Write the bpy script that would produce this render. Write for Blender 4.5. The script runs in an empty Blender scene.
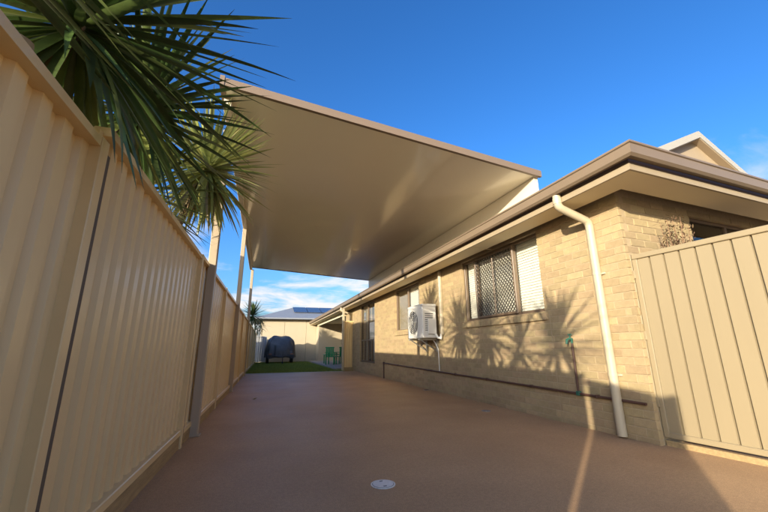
import bpy, math, random
import numpy as np
from mathutils import Vector, Matrix, Quaternion
random.seed(7); rng = np.random.default_rng(7)
R = math.radians
scene = bpy.context.scene
COL = scene.collection

# ------------------------------------------------------------------ camera
cam = bpy.data.objects.new('camera', bpy.data.cameras.new('camera'))
COL.objects.link(cam); scene.camera = cam
cam.data.sensor_width = 36.0; cam.data.lens = 357.0 / 768.0 * 36.0
cam.data.clip_start = 0.05; cam.data.clip_end = 3000
def _rz(a): return Matrix.Rotation(a, 4, 'Z')
B = Matrix(((1, 0, 0, 0), (0, 0, -1, 0), (0, 1, 0, 0), (0, 0, 0, 1)))
cam.matrix_world = Matrix.Translation((0, 0, .95)) @ _rz(R(-18.35)) @ B @ Matrix.Rotation(R(14.35), 4, 'X') @ _rz(R(-.5))

# ------------------------------------------------------------------ sun and sky
SUN_AZ, SUN_EL = R(40.0), R(11.9)            # direction the light travels to, in plan, and its height
to_sun = Vector((-math.cos(SUN_AZ) * math.cos(SUN_EL), -math.sin(SUN_AZ) * math.cos(SUN_EL), math.sin(SUN_EL)))
sun = bpy.data.objects.new('sun', bpy.data.lights.new('sun', 'SUN'))
COL.objects.link(sun)
sun.data.energy = 2.7; sun.data.angle = R(.6); sun.data.color = (1.0, .89, .69)
sun.rotation_euler = to_sun.to_track_quat('Z', 'Y').to_euler()
world = bpy.data.worlds.new('World'); scene.world = world; world.use_nodes = True
nt = world.node_tree; nt.nodes.clear()
def N(nt, t, **k):
    n = nt.nodes.new(t)
    for a, v in k.items(): setattr(n, a, v)
    return n
out = N(nt, 'ShaderNodeOutputWorld'); bg = N(nt, 'ShaderNodeBackground')
sky = N(nt, 'ShaderNodeTexSky', sky_type='NISHITA', sun_disc=False)
sky.sun_elevation = SUN_EL; sky.sun_rotation = math.atan2(to_sun.x, to_sun.y)
sky.air_density = 1.0; sky.dust_density = 3.0; sky.ozone_density = 4.4
hs = N(nt, 'ShaderNodeHueSaturation'); hs.inputs['Saturation'].default_value = 1.12; hs.inputs['Hue'].default_value = .505; hs.inputs['Value'].default_value = .97
gm = N(nt, 'ShaderNodeGamma'); gm.inputs[1].default_value = 1.12; nt.links.new(sky.outputs[0], gm.inputs[0]); nt.links.new(gm.outputs[0], hs.inputs['Color'])
tc = N(nt, 'ShaderNodeTexCoord'); sep = N(nt, 'ShaderNodeSeparateXYZ'); nt.links.new(tc.outputs['Generated'], sep.inputs[0])
def M_(op, a, b=None, c=None):
    n = N(nt, 'ShaderNodeMath', operation=op)
    for i, v in enumerate((a, b, c)):
        if v is None: continue
        if hasattr(v, 'links'): nt.links.new(v, n.inputs[i])
        else: n.inputs[i].default_value = v
    return n.outputs[0]
zc = M_('ADD', M_('MAXIMUM', sep.outputs[2], 0.0), .12)
cmb = N(nt, 'ShaderNodeCombineXYZ')
nt.links.new(M_('DIVIDE', sep.outputs[0], zc), cmb.inputs[0]); nt.links.new(M_('DIVIDE', sep.outputs[1], zc), cmb.inputs[1])
nz = N(nt, 'ShaderNodeTexNoise', noise_dimensions='4D'); nz.inputs['W'].default_value = 13.6; nz.inputs['Scale'].default_value = 1.35; nz.inputs['Detail'].default_value = 8; nz.inputs['Roughness'].default_value = .58
nz.inputs['Distortion'].default_value = .5
nt.links.new(cmb.outputs[0], nz.inputs['Vector'])
cov = N(nt, 'ShaderNodeMapRange'); cov.inputs[1].default_value = .02; cov.inputs[2].default_value = .50; cov.inputs[3].default_value = .33; cov.inputs[4].default_value = .66
nt.links.new(sep.outputs[2], cov.inputs[0])
cl = N(nt, 'ShaderNodeMapRange', interpolation_type='SMOOTHSTEP'); cl.inputs[2].default_value = .22
nt.links.new(M_('SUBTRACT', nz.outputs[0], cov.outputs[0]), cl.inputs[0])
mx = N(nt, 'ShaderNodeMix', data_type='RGBA')
nt.links.new(M_('MULTIPLY', M_('MULTIPLY', cl.outputs[0], M_('GREATER_THAN', sep.outputs[2], 0.0)), .95), mx.inputs[0]); nt.links.new(hs.outputs[0], mx.inputs[6]); mx.inputs[7].default_value = (3.2, 3.0, 2.9, 1)
nt.links.new(mx.outputs[2], bg.inputs[0]); bg.inputs[1].default_value = .10
nt.links.new(bg.outputs[0], out.inputs[0])
scene.view_settings.view_transform = 'Standard'; scene.view_settings.look = 'None'
scene.view_settings.exposure = 1.75; scene.view_settings.gamma = 1.0
scene.cycles.max_bounces = 12; scene.cycles.diffuse_bounces = 8

# ------------------------------------------------------------------ materials
def mat(name, col, rough=.6, metal=0, spec=.5, var=0.0, vscale=3.0, bump=0.0, bscale=60.0, rnd=None, rvar=0.0, stretch=(1, 1, 1), transl=0.0, col2=None, c2scale=1.0, c2range=(.45, .62), coat=0.0):
    m = bpy.data.materials.new(name); m.use_nodes = True
    t = m.node_tree; b = t.nodes['Principled BSDF']
    b.inputs['Roughness'].default_value = rough; b.inputs['Metallic'].default_value = metal
    b.inputs['Specular IOR Level'].default_value = spec; b.inputs['Coat Weight'].default_value = coat
    L = t.links.new
    tc = N(t, 'ShaderNodeTexCoord'); mp = N(t, 'ShaderNodeMapping'); mp.inputs['Scale'].default_value = stretch
    L(tc.outputs['Object'], mp.inputs[0])
    c = N(t, 'ShaderNodeRGB'); c.outputs[0].default_value = (*col, 1); cur = c.outputs[0]
    if col2:
        n = N(t, 'ShaderNodeTexNoise'); n.inputs['Scale'].default_value = c2scale; n.inputs['Detail'].default_value = 7; n.inputs['Roughness'].default_value = .62
        L(mp.outputs[0], n.inputs['Vector'])
        mr = N(t, 'ShaderNodeMapRange', interpolation_type='SMOOTHSTEP'); mr.inputs[1].default_value, mr.inputs[2].default_value = c2range
        L(n.outputs[0], mr.inputs[0]); x = N(t, 'ShaderNodeMix', data_type='RGBA'); L(mr.outputs[0], x.inputs[0]); L(cur, x.inputs[6]); x.inputs[7].default_value = (*col2, 1); cur = x.outputs[2]
    if var or rnd:
        h = N(t, 'ShaderNodeHueSaturation'); L(cur, h.inputs['Color'])
        val = N(t, 'ShaderNodeMath', operation='ADD'); val.inputs[0].default_value = 1.0; val.inputs[1].default_value = 0
        if var:
            n = N(t, 'ShaderNodeTexNoise'); n.inputs['Scale'].default_value = vscale; n.inputs['Detail'].default_value = 8; n.inputs['Roughness'].default_value = .65
            L(mp.outputs[0], n.inputs['Vector'])
            mr = N(t, 'ShaderNodeMapRange'); mr.inputs[1].default_value = .25; mr.inputs[2].default_value = .75; mr.inputs[3].default_value = -var; mr.inputs[4].default_value = var
            L(n.outputs[0], mr.inputs[0]); L(mr.outputs[0], val.inputs[1])
        v = val.outputs[0]
        if rnd:
            if rnd == 'object': o = N(t, 'ShaderNodeObjectInfo').outputs['Random']
            else: o = N(t, 'ShaderNodeNewGeometry').outputs['Random Per Island']
            mr = N(t, 'ShaderNodeMapRange'); mr.inputs[3].default_value = -rvar; mr.inputs[4].default_value = rvar * .8; L(o, mr.inputs[0])
            a = N(t, 'ShaderNodeMath', operation='ADD'); L(v, a.inputs[0]); L(mr.outputs[0], a.inputs[1]); v = a.outputs[0]
            mh = N(t, 'ShaderNodeMath', operation='MULTIPLY'); L(o, mh.inputs[0]); mh.inputs[1].default_value = 7.13
            fr = N(t, 'ShaderNodeMath', operation='FRACT'); L(mh.outputs[0], fr.inputs[0])
            mr2 = N(t, 'ShaderNodeMapRange'); mr2.inputs[3].default_value = .5 - rvar * .06; mr2.inputs[4].default_value = .5 + rvar * .06; L(fr.outputs[0], mr2.inputs[0]); L(mr2.outputs[0], h.inputs['Hue'])
        L(v, h.inputs['Value']); cur = h.outputs[0]
    L(cur, b.inputs['Base Color'])
    if bump:
        n = N(t, 'ShaderNodeTexNoise'); n.inputs['Scale'].default_value = bscale; n.inputs['Detail'].default_value = 6
        L(mp.outputs[0], n.inputs['Vector'])
        bp = N(t, 'ShaderNodeBump'); bp.inputs['Strength'].default_value = bump; bp.inputs['Distance'].default_value = .01; L(n.outputs[0], bp.inputs['Height']); L(bp.outputs[0], b.inputs['Normal'])
    if transl:
        tr = N(t, 'ShaderNodeBsdfTranslucent'); L(cur, tr.inputs[0]); ms = N(t, 'ShaderNodeMixShader'); ms.inputs[0].default_value = transl
        L(b.outputs[0], ms.inputs[1]); L(tr.outputs[0], ms.inputs[2]); L(ms.outputs[0], t.nodes['Material Output'].inputs[0])
    return m
BR = (.365, .272, .15)
M = {
 'fence': mat('colorbond_cream', (.74, .545, .27), .36, spec=.5, coat=.12, var=.06, vscale=1.3, stretch=(1, 1, .35)),
 'fence_trim': mat('colorbond_trim', (.72, .525, .255), .38, spec=.5, coat=.1, var=.06, vscale=4),
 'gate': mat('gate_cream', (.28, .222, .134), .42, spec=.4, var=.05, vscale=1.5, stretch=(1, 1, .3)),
 'plinth': mat('timber_plinth', (.34, .235, .11), .8, var=.3, vscale=5, stretch=(8, .8, 8), bump=.4, bscale=30),
 'brick_o': mat('brick_each', BR, .82, spec=.25, var=.14, vscale=14, rnd='object', rvar=.125, bump=.5, bscale=90),
 'brick_i': mat('brick_run', BR, .82, spec=.25, var=.14, vscale=14, rnd='island', rvar=.125, bump=.5, bscale=90),
 'mortar': mat('mortar', (.37, .28, .165), .9, var=.12, vscale=20, bump=.5, bscale=120),
 'gutter': mat('gutter_brown', (.2, .147, .098), .38, spec=.45, var=.06, vscale=2),
 'fascia': mat('fascia_dark', (.16, .11, .075), .45),
 'trimcream': mat('fascia_cream', (.33, .26, .17), .45, var=.04),
 'soffit': mat('soffit_cream', (.74, .63, .42), .6, spec=.3, var=.03, vscale=1),
 'pipe': mat('downpipe_cream', (.46, .39, .27), .35, spec=.45, var=.04, vscale=6),
 'canopy': mat('canopy_underside', (.85, .79, .62), .20, spec=.6, coat=.4, var=.02, vscale=.7),
 'canopy_edge': mat('canopy_edge', (.2, .145, .1), .42),
 'canopy_top': mat('canopy_top', (.5, .44, .34), .5),
 'post': mat('post_tan', (.40, .315, .215), .42, var=.04),
 'postw': mat('post_cream', (.68, .6, .46), .4, var=.03),
 'roof': mat('roof_metal', (.2, .155, .115), .5, var=.08, vscale=3),
 'barge': mat('barge_cream', (.4, .37, .31), .5),
 'gable': mat('gable_tan', (.36, .275, .18), .6, var=.05),
 'frame': mat('window_brown', (.14, .095, .06), .4, var=.05),
 'frame_d': mat('screen_dark', (.035, .027, .02), .45),
 'blind': mat('blind_white', (.75, .72, .64), .6),
 'curtain': mat('curtain_beige', (.22, .18, .125), .85, var=.06),
 'curtain_d': mat('curtain_grey', (.16, .15, .14), .9, var=.1),
 'ac': mat('ac_white', (.72, .69, .62), .4, var=.03),
 'ac_dark': mat('ac_grille', (.06, .055, .05), .5),
 'bracket': mat('galvanised', (.42, .41, .38), .35, metal=.7),
 'gap_shade': mat('gap_shade_brown', (.11, .08, .055), .8),  # dark brown that paints the shade in the fence joints
 'copper': mat('pipe_brown', (.085, .04, .028), .45, var=.2, vscale=9),
 'tap': mat('tap_green', (.03, .13, .085), .4),
 'cover': mat('cover_white', (.8, .77, .7), .5, var=.1, vscale=30),
 'grey': mat('slab_grey', (.30, .27, .24), .85, var=.12, vscale=4),
 'edge': mat('edging_pale', (.48, .45, .38), .85, var=.12, vscale=8),
 'render': mat('rendered_cream', (.42, .35, .24), .75, var=.04, vscale=2),
 'colorgrey': mat('fence_grey', (.33, .33, .33), .5, var=.05),
 'solar': mat('solar_blue', (.045, .06, .1), .25, spec=.6),
 'roofgrey': mat('roof_grey', (.22, .235, .26), .5, var=.08, vscale=3),
 'tarp': mat('tarp_slate', (.07, .072, .076), .42, var=.35, vscale=3, bump=.7, bscale=9),
 'black': mat('rubber_black', (.015, .015, .016), .7),
 'rim': mat('wheel_rim', (.35, .35, .36), .4, metal=.6),
 'steel': mat('chassis', (.05, .05, .055), .5),
 'greenpl': mat('plastic_green', (.01, .23, .085), .35),
 'terracotta': mat('pot_clay', (.3, .12, .06), .8),
 'wood': mat('timber_brown', (.22, .12, .06), .7, var=.2, vscale=6),
 'soil': mat('earth', (.12, .095, .06), .95, col2=(.05, .075, .025), c2scale=.8, var=.25, vscale=5),
 'grassground': mat('turf_soil', (.15, .18, .04), .95, var=.3, vscale=6),
 'grass': mat('grass_blade', (.24, .30, .055), .6, rnd='island', rvar=.45, transl=.3),
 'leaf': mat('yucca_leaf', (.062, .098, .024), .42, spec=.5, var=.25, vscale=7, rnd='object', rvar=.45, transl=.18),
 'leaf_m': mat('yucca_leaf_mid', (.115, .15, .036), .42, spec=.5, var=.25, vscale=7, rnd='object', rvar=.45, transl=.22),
 'leaf_sunlit': mat('yucca_leaf_sunlit', (.28, .29, .085), .4, spec=.5, var=.2, vscale=7, rnd='object', rvar=.35, transl=.3),  # brighter copy of the yucca leaf, sunlight put into its base colour
 'leaf_i': mat('yucca_leaf_run', (.075, .11, .03), .4, spec=.5, var=.2, vscale=7, rnd='island', rvar=.45, transl=.2),
 'leaf_p': mat('palm_leaf_pale', (.30, .27, .10), .5, rnd='island', rvar=.4, transl=.25),
 'leaf_dry': mat('dry_leaf', (.27, .19, .09), .7, rnd='object', rvar=.3, transl=.1),
 'leaf_br': mat('brown_leaf', (.11, .065, .032), .8, rnd='island', rvar=.4),
 'trunk': mat('yucca_trunk', (.13, .095, .06), .9, var=.3, vscale=12, bump=.9, bscale=25),
 'stub': mat('cut_stub', (.36, .27, .15), .85, var=.2, vscale=20),
}
# painted, faintly speckled concrete
def drive_mat():
    m = mat('drive_paint', (.46, .285, .155), .55, spec=.35, var=.13, vscale=1.1, col2=(.42, .258, .14), c2scale=.5, c2range=(.4, .65))
    t = m.node_tree; L = t.links.new; b = t.nodes['Principled BSDF']
    src = b.inputs['Base Color'].links[0].from_socket
    tc = N(t, 'ShaderNodeTexCoord')
    n = N(t, 'ShaderNodeTexNoise'); n.inputs['Scale'].default_value = 170; n.inputs['Detail'].default_value = 3; L(tc.outputs['Object'], n.inputs['Vector'])
    mr = N(t, 'ShaderNodeMapRange'); mr.inputs[1].default_value = .35; mr.inputs[2].default_value = .68; mr.inputs[3].default_value = .78; mr.inputs[4].default_value = 1.25; L(n.outputs[0], mr.inputs[0])
    h = N(t, 'ShaderNodeHueSaturation'); L(src, h.inputs['Color']); L(mr.outputs[0], h.inputs['Value']); L(h.outputs[0], b.inputs['Base Color'])
    n3 = N(t, 'ShaderNodeTexNoise'); n3.inputs['Scale'].default_value = 38; n3.inputs['Detail'].default_value = 4; n3.inputs['Roughness'].default_value = .7; L(tc.outputs['Object'], n3.inputs['Vector'])
    mr3 = N(t, 'ShaderNodeMapRange'); mr3.inputs[1].default_value = .3; mr3.inputs[2].default_value = .7; mr3.inputs[3].default_value = .86; mr3.inputs[4].default_value = 1.14; L(n3.outputs[0], mr3.inputs[0])
    mu3 = N(t, 'ShaderNodeMath', operation='MULTIPLY'); L(mr.outputs[0], mu3.inputs[0]); L(mr3.outputs[0], mu3.inputs[1]); L(mu3.outputs[0], h.inputs['Value'])
    bp = N(t, 'ShaderNodeBump'); bp.inputs['Strength'].default_value = .35; bp.inputs['Distance'].default_value = .006; L(n.outputs[0], bp.inputs['Height']); L(bp.outputs[0], b.inputs['Normal'])
    n2 = N(t, 'ShaderNodeTexNoise'); n2.inputs['Scale'].default_value = .9; n2.inputs['Detail'].default_value = 5; L(tc.outputs['Object'], n2.inputs['Vector'])
    m2 = N(t, 'ShaderNodeMapRange'); m2.inputs[1].default_value = .3; m2.inputs[2].default_value = .7; m2.inputs[3].default_value = .46; m2.inputs[4].default_value = .56; L(n2.outputs[0], m2.inputs[0]); L(m2.outputs[0], b.inputs['Roughness'])
    return m
M['drive'] = drive_mat()
def glass_mat():
    m = bpy.data.materials.new('window_glass'); m.use_nodes = True; t = m.node_tree; t.nodes.clear(); L = t.links.new
    o = N(t, 'ShaderNodeOutputMaterial'); tr = N(t, 'ShaderNodeBsdfTransparent'); g = N(t, 'ShaderNodeBsdfGlossy'); g.inputs['Roughness'].default_value = .02
    tr.inputs[0].default_value = (.97, .97, .95, 1)
    f = N(t, 'ShaderNodeLayerWeight'); pw = N(t, 'ShaderNodeMath', operation='POWER'); pw.inputs[1].default_value = 4.5; L(f.outputs['Facing'], pw.inputs[0]); ad = N(t, 'ShaderNodeMath', operation='MULTIPLY_ADD'); ad.inputs[1].default_value = .8; ad.inputs[2].default_value = .04; L(pw.outputs[0], ad.inputs[0])
    x = N(t, 'ShaderNodeMixShader'); L(ad.outputs[0], x.inputs[0]); L(tr.outputs[0], x.inputs[1]); L(g.outputs[0], x.inputs[2]); L(x.outputs[0], o.inputs[0])
    return m
M['glass'] = glass_mat()

# ------------------------------------------------------------------ mesh helpers
ORG = {}
class MB:
    def __init__(s): s.v = []; s.f = []
    def add(s, vs, fs):
        o = len(s.v); s.v += [tuple(p) for p in vs]; s.f += [tuple(i + o for i in q) for q in fs]; return s
    def box(s, x0, x1, y0, y1, z0, z1, xf=None):
        vs = [(x, y, z) for z in (z0, z1) for y in (y0, y1) for x in (x0, x1)]
        if xf: vs = [xf(p) for p in vs]
        return s.add(vs, [(0, 2, 3, 1), (4, 5, 7, 6), (0, 1, 5, 4), (2, 6, 7, 3), (0, 4, 6, 2), (1, 3, 7, 5)])
    def bbox(s, x0, x1, y0, y1, z0, z1, b=.004):
        # box with chamfered edges
        c = ((x0 + x1) / 2, (y0 + y1) / 2, (z0 + z1) / 2); h = ((x1 - x0) / 2, (y1 - y0) / 2, (z1 - z0) / 2)
        b = min(b, min(h) * .45)
        vs = []; idx = {}
        for sx in (-1, 1):
            for sy in (-1, 1):
                for sz in (-1, 1):
                    for a in range(3):
                        p = [h[0] - b, h[1] - b, h[2] - b]; p[a] = h[a]
                        idx[(sx, sy, sz, a)] = len(vs); vs.append((c[0] + sx * p[0], c[1] + sy * p[1], c[2] + sz * p[2]))
        fs = []
        S = (-1, 1)
        for a in range(3):
            u, w = (a + 1) % 3, (a + 2) % 3
            for sg in S:
                q = []
                for (su, sw) in ((-1, -1), (1, -1), (1, 1), (-1, 1)):
                    k = [0, 0, 0]; k[a] = sg; k[u] = su; k[w] = sw; q.append(idx[(*k, a)])
                fs.append(tuple(q if sg > 0 else q[::-1]))
        for a in range(3):          # edges along axis a
            u, w = (a + 1) % 3, (a + 2) % 3
            for su in S:
                for sw in S:
                    k0 = [0, 0, 0]; k1 = [0, 0, 0]; k0[a] = -1; k1[a] = 1; k0[u] = k1[u] = su; k0[w] = k1[w] = sw
                    fs.append((idx[(*k0, u)], idx[(*k1, u)], idx[(*k1, w)], idx[(*k0, w)]))
        for sx in S:
            for sy in S:
                for sz in S: fs.append((idx[(sx, sy, sz, 0)], idx[(sx, sy, sz, 1)], idx[(sx, sy, sz, 2)]))
        return s.add(vs, fs)
    def tube(s, pts, r, n=12, cap=True):
        pts = [Vector(p) for p in pts]; rs = r if isinstance(r, (list, tuple)) else [r] * len(pts)
        up = None; rings = []
        for i, p in enumerate(pts):
            if i == 0: d = pts[1] - p
            elif i == len(pts) - 1: d = p - pts[i - 1]
            else: d = (pts[i + 1] - p).normalized() + (p - pts[i - 1]).normalized()
            d.normalize()
            if up is None: up = d.orthogonal().normalized()
            up = (up - d * up.dot(d)).normalized(); w = d.cross(up)
            k = 1.0
            if 0 < i < len(pts) - 1:
                k = 1 / max(.5, d.dot((p - pts[i - 1]).normalized()))
            rings.append([p + (up * math.cos(2 * math.pi * j / n) + w * math.sin(2 * math.pi * j / n)) * rs[i] * (k if k < 1.5 else 1.2) for j in range(n)])
        o = len(s.v)
        for rg in rings: s.v += [tuple(p) for p in rg]
        for i in range(len(rings) - 1):
            for j in range(n):
                a = o + i * n + j; b_ = o + i * n + (j + 1) % n
                s.f.append((a, b_, b_ + n, a + n))
        if cap:
            s.f.append(tuple(o + j for j in range(n))[::-1]); s.f.append(tuple(o + (len(rings) - 1) * n + j for j in range(n)))
        return s
    def prism(s, poly, axis, a0, a1):
        # extrude a 2-D outline along an axis ('x': poly=(y,z), 'y': poly=(x,z), 'z': poly=(x,y))
        def P(p, a): return {'x': (a, p[0], p[1]), 'y': (p[0], a, p[1]), 'z': (p[0], p[1], a)}[axis]
        n = len(poly); vs = [P(p, a0) for p in poly] + [P(p, a1) for p in poly]
        fs = [(i, (i + 1) % n, n + (i + 1) % n, n + i) for i in range(n)] + [tuple(range(n))[::-1], tuple(range(n, 2 * n))]
        return s.add(vs, fs)
    def quad(s, a, b, c, d): return s.add([a, b, c, d], [(0, 1, 2, 3)])
    def build(s, name, m, parent=None, smooth=False, off=None, recalc=True):
        me = bpy.data.meshes.new(name)
        o3 = Vector(off) if off is not None else (ORG.get(parent.name, Vector()) if parent else Vector())
        me.from_pydata([(x - o3.x, y - o3.y, z - o3.z) for x, y, z in s.v], [], s.f)
        if recalc:
            import bmesh
            bm = bmesh.new(); bm.from_mesh(me); bmesh.ops.recalc_face_normals(bm, faces=bm.faces); bm.to_mesh(me); bm.free()
        me.materials.append(M[m])
        if smooth:
            for p in me.polygons: p.use_smooth = True
            try: me.set_sharp_from_angle(angle=R(40))
            except Exception: pass
        ob = bpy.data.objects.new(name, me); COL.objects.link(ob)
        if parent: ob.parent = parent; ORG[ob.name] = ORG.get(parent.name, Vector())
        elif off is not None: ob.location = o3
        return ob
def tag(o, label=None, cat=None, group=None, kind=None):
    if label: o['label'] = label
    if cat: o['category'] = cat
    if group: o['group'] = group
    if kind: o['kind'] = kind
    return o
def thing(name, loc, label, cat, group=None, rz=0):
    e = bpy.data.objects.new(name, None); COL.objects.link(e); e.location = loc; e.rotation_euler = (0, 0, rz); e.empty_display_size = .2
    ORG[e.name] = Vector(loc) if rz == 0 else Vector(); return tag(e, label, cat, group)
def mesh_obj(name, me, parent, loc, rot=None):
    o = bpy.data.objects.new(name, me); COL.objects.link(o); o.parent = parent; o.location = loc
    if rot is not None: o.rotation_mode = 'QUATERNION'; o.rotation_quaternion = rot
    return o

# ------------------------------------------------------------------ ground, drive, lawn
W, FY = 3.73, 2.78                                    # side wall plane, front wall plane
FK = .06
def fy(x): return FK * (x - W)                        # the front of the house runs a few degrees off square
def xf(y): return -.755 + .0135 * y                    # face of the left boundary fence
g = MB(); g.quad((-600, -600, -.03), (600, -600, -.03), (600, 600, -.03), (-600, 600, -.03)); tag(g.build('ground', 'soil'), kind='structure')
d = MB()
d.box(-1.0, 3.72, 3.0, 15.25, -.12, 0); d.box(-1.0, 9, -9, 3.0, -.12, 0)
tag(d.build('driveway', 'drive'), kind='structure')
e = MB(); e.bbox(-.62, 3.24, 15.254, 15.40, -.1, .006, .006); tag(e.build('lawn_edging', 'edge'), kind='structure')
l = MB(); l.box(-.75, 3.3, 15.404, 27.3, -.1, -.004); tag(l.build('lawn', 'grassground'), kind='structure')
p = MB(); p.bbox(3.1, 6.8, 16.2, 26.0, -.1, .09, .01); tag(p.build('patio_slab', 'grey'), kind='structure')
# grass blades
nb = 60000
gx = rng.uniform(-.58, 3.3, nb); gy = 15.42 + (27.0 - 15.42) * rng.random(nb) ** 1.25
keep = ~((gx > 3.08) & (gy > 16.15)); gx, gy = gx[keep], gy[keep]; nb = len(gx)
ang = rng.uniform(0, 2 * np.pi, nb); hh = rng.uniform(.025, .06, nb); ww = rng.uniform(.004, .009, nb)
lean = rng.normal(0, .018, (nb, 2)); v = np.zeros((nb, 3, 3))
v[:, 0, 0] = gx - np.cos(ang) * ww; v[:, 0, 1] = gy - np.sin(ang) * ww
v[:, 1, 0] = gx + np.cos(ang) * ww; v[:, 1, 1] = gy + np.sin(ang) * ww
v[:, 2, 0] = gx + lean[:, 0]; v[:, 2, 1] = gy + lean[:, 1]; v[:, 2, 2] = hh; v[:, :2, 2] = -.006
me = bpy.data.meshes.new('grass'); me.from_pydata(v.reshape(-1, 3).tolist(), [], np.arange(nb * 3).reshape(-1, 3).tolist()); me.materials.append(M['grass'])
go = bpy.data.objects.new('grass', me); COL.objects.link(go); tag(go, 'short green lawn grass beyond the brown driveway', 'grass', kind='stuff')

# ------------------------------------------------------------------ left boundary fence
FR = -math.atan(.0135)
fence = thing('boundary_fence', (-.755, 0, 0), 'long cream ribbed steel fence along the left of the driveway', 'fence', rz=FR)
def sheet(mb, y0, y1, z0, z1, x=-.045, per=.145, dep=.025, z1b=None):
    prof = [(0, 0), (.064, 0), (.075, 1), (.134, 1), (.145, 0)]
    pts = []; y = y0
    while y < y1 - 1e-6:
        for a, b in prof[:-1]:
            yy = y + a * per / .145
            if yy < y1: pts.append((yy, b))
        y += per
    pts.append((y1, pts[-1][1]))
    z1b = z1 if z1b is None else z1b
    vs = []; fs = []
    for yy, b in pts:
        k = (yy - y0) / (y1 - y0); vs += [(x - dep * b, yy, z0), (x - dep * b, yy, z1 + (z1b - z1) * k)]
    for i in range(len(pts) - 1): fs.append((2 * i, 2 * i + 2, 2 * i + 3, 2 * i + 1))
    mb.add(vs, fs)
def rail(mb, y0, y1, z0, z1, xa=-.09, xb=-.008, zs=0):
    vs = [(xa, y0, z0), (xb, y0, z0), (xb, y0, z1 - .006), (xb - .006, y0, z1), (xa + .006, y0, z1), (xa, y0, z1 - .006)]
    vs += [(x, y1, z + zs) for x, y, z in vs]
    mb.add(vs, [tuple((i, (i + 1) % 6, 6 + (i + 1) % 6, 6 + i)) for i in range(6)] + [(5, 4, 3, 2, 1, 0), (6, 7, 8, 9, 10, 11)])
panels = [(-1.20, -.262, .10, 1.80, .10), (-.22, 1.72, .10, 1.865, 0), (1.81, 4.29, .155, 1.965, 0), (4.37, 6.80, .14, 1.985, 0), (6.87, 9.28, .13, 1.99, 0),
          (9.35, 11.75, .13, 1.99, 0), (11.82, 14.22, .13, 1.98, 0), (14.29, 16.69, .12, 1.97, 0), (16.76, 19.16, .1, 1.95, 0), (19.23, 21.63, .1, 1.93, 0), (21.7, 24.1, .1, 1.9, 0), (24.17, 26.6, .1, 1.88, 0)]
for i, (y0, y1, z0, z1, rk) in enumerate(panels):
    s_ = MB(); sheet(s_, y0 + (.002 if i < 2 else -.03), y1 - (.002 if i == 0 else -.03), z0 + .02, z1 - .03 - rk, x=-.048 - .002 * (i % 2), z1b=z1 - .03); s_.build('fence_sheet', 'fence', fence, recalc=False)
    t = MB(); rail(t, y0, y1, z1 - .045 - rk, z1 - rk, zs=rk); t.build('top_rail', 'fence_trim', fence)
    t = MB(); rail(t, y0, y1, z0 - .028, z0 + .022, xb=-.012); t.build('bottom_rail', 'fence_trim', fence)
    t = MB(); t.bbox(-.075, -.018, y0 - .03, y1 + .03, -.06, z0 - .03, .006); t.build('plinth', 'plinth', fence)
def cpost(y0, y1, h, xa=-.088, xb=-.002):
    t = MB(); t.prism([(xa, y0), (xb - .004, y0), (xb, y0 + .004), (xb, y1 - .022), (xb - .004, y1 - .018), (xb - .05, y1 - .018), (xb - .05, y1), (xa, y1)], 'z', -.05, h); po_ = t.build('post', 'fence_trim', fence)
    t = MB(); t.box(xb - .049, xb - .003, y1 - .0175, y1 + .012, .02, h - .05); t.build('gap_shade_strip', 'gap_shade', po_)  # dark strip standing in for the shadow gap beside the post
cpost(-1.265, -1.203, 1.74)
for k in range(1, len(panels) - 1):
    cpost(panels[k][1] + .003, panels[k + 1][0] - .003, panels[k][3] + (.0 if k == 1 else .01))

# ------------------------------------------------------------------ house
H = thing('brick_house', (W, FY, 0), 'cream brick house with brown gutters along the right side', 'house')
SZ = 2.62                                             # soffit height
WEND = 17.2
openS = [(4.09, 6.26, 1.42, 2.60), (8.41, 10.22, 1.40, 2.60), (12.37, 14.42, .42, 2.61)]
openF = [(5.05, 6.85, 1.1, 2.56)]
def cut(iv, openings, z):
    res = [iv]
    for u0, u1, z0, z1 in openings:
        if z + .043 < z0 or z + .043 > z1: continue
        nr = []
        for a, b in res:
            if b <= u0 or a >= u1: nr.append((a, b)); continue
            if a < u0: nr.append((a, u0))
            if b > u1: nr.append((u1, b))
        res = nr
    return [(a, b) for a, b in res if b - a > .03]
wall = MB()
def wallbox(u0, u1, z0, z1): wall.box(W + .0035, W + .10, u0, u1, z0, z1)
ys = [FY + .007] + [q for o in openS for q in (o[0], o[1])] + [WEND]
for i in range(0, len(ys), 2): wallbox(ys[i] + (.004 if i else 0), ys[i + 1] - .004, -.05, SZ + .2)
for o in openS: wallbox(o[0] - .004, o[1] + .004, -.05, o[2] - .012); wallbox(o[0] - .004, o[1] + .004, o[3], SZ + .2)
def fsh(q): return (q[0], q[1] + fy(q[0]), q[2])
for a, b, z0, z1 in [(W + .105, openF[0][0], -.05, SZ + .2), (openF[0][1], 11.9, -.05, SZ + .2), (openF[0][0], openF[0][1], -.05, openF[0][2]), (openF[0][0], openF[0][1], openF[0][3], SZ + .2)]:
    wall.box(a, b, FY + .0045, FY + .1, z0, z1, fsh)
wall.box(11.9, 12.0, FY + .4, WEND, -.05, SZ + .2); wall.box(W + .1, 11.9, WEND - .1, WEND - .002, -.05, SZ + .2)
wall = wall.build('wall', 'mortar', H)
bl = []                                               # bricks: (side?, u0, u1, z)
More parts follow.
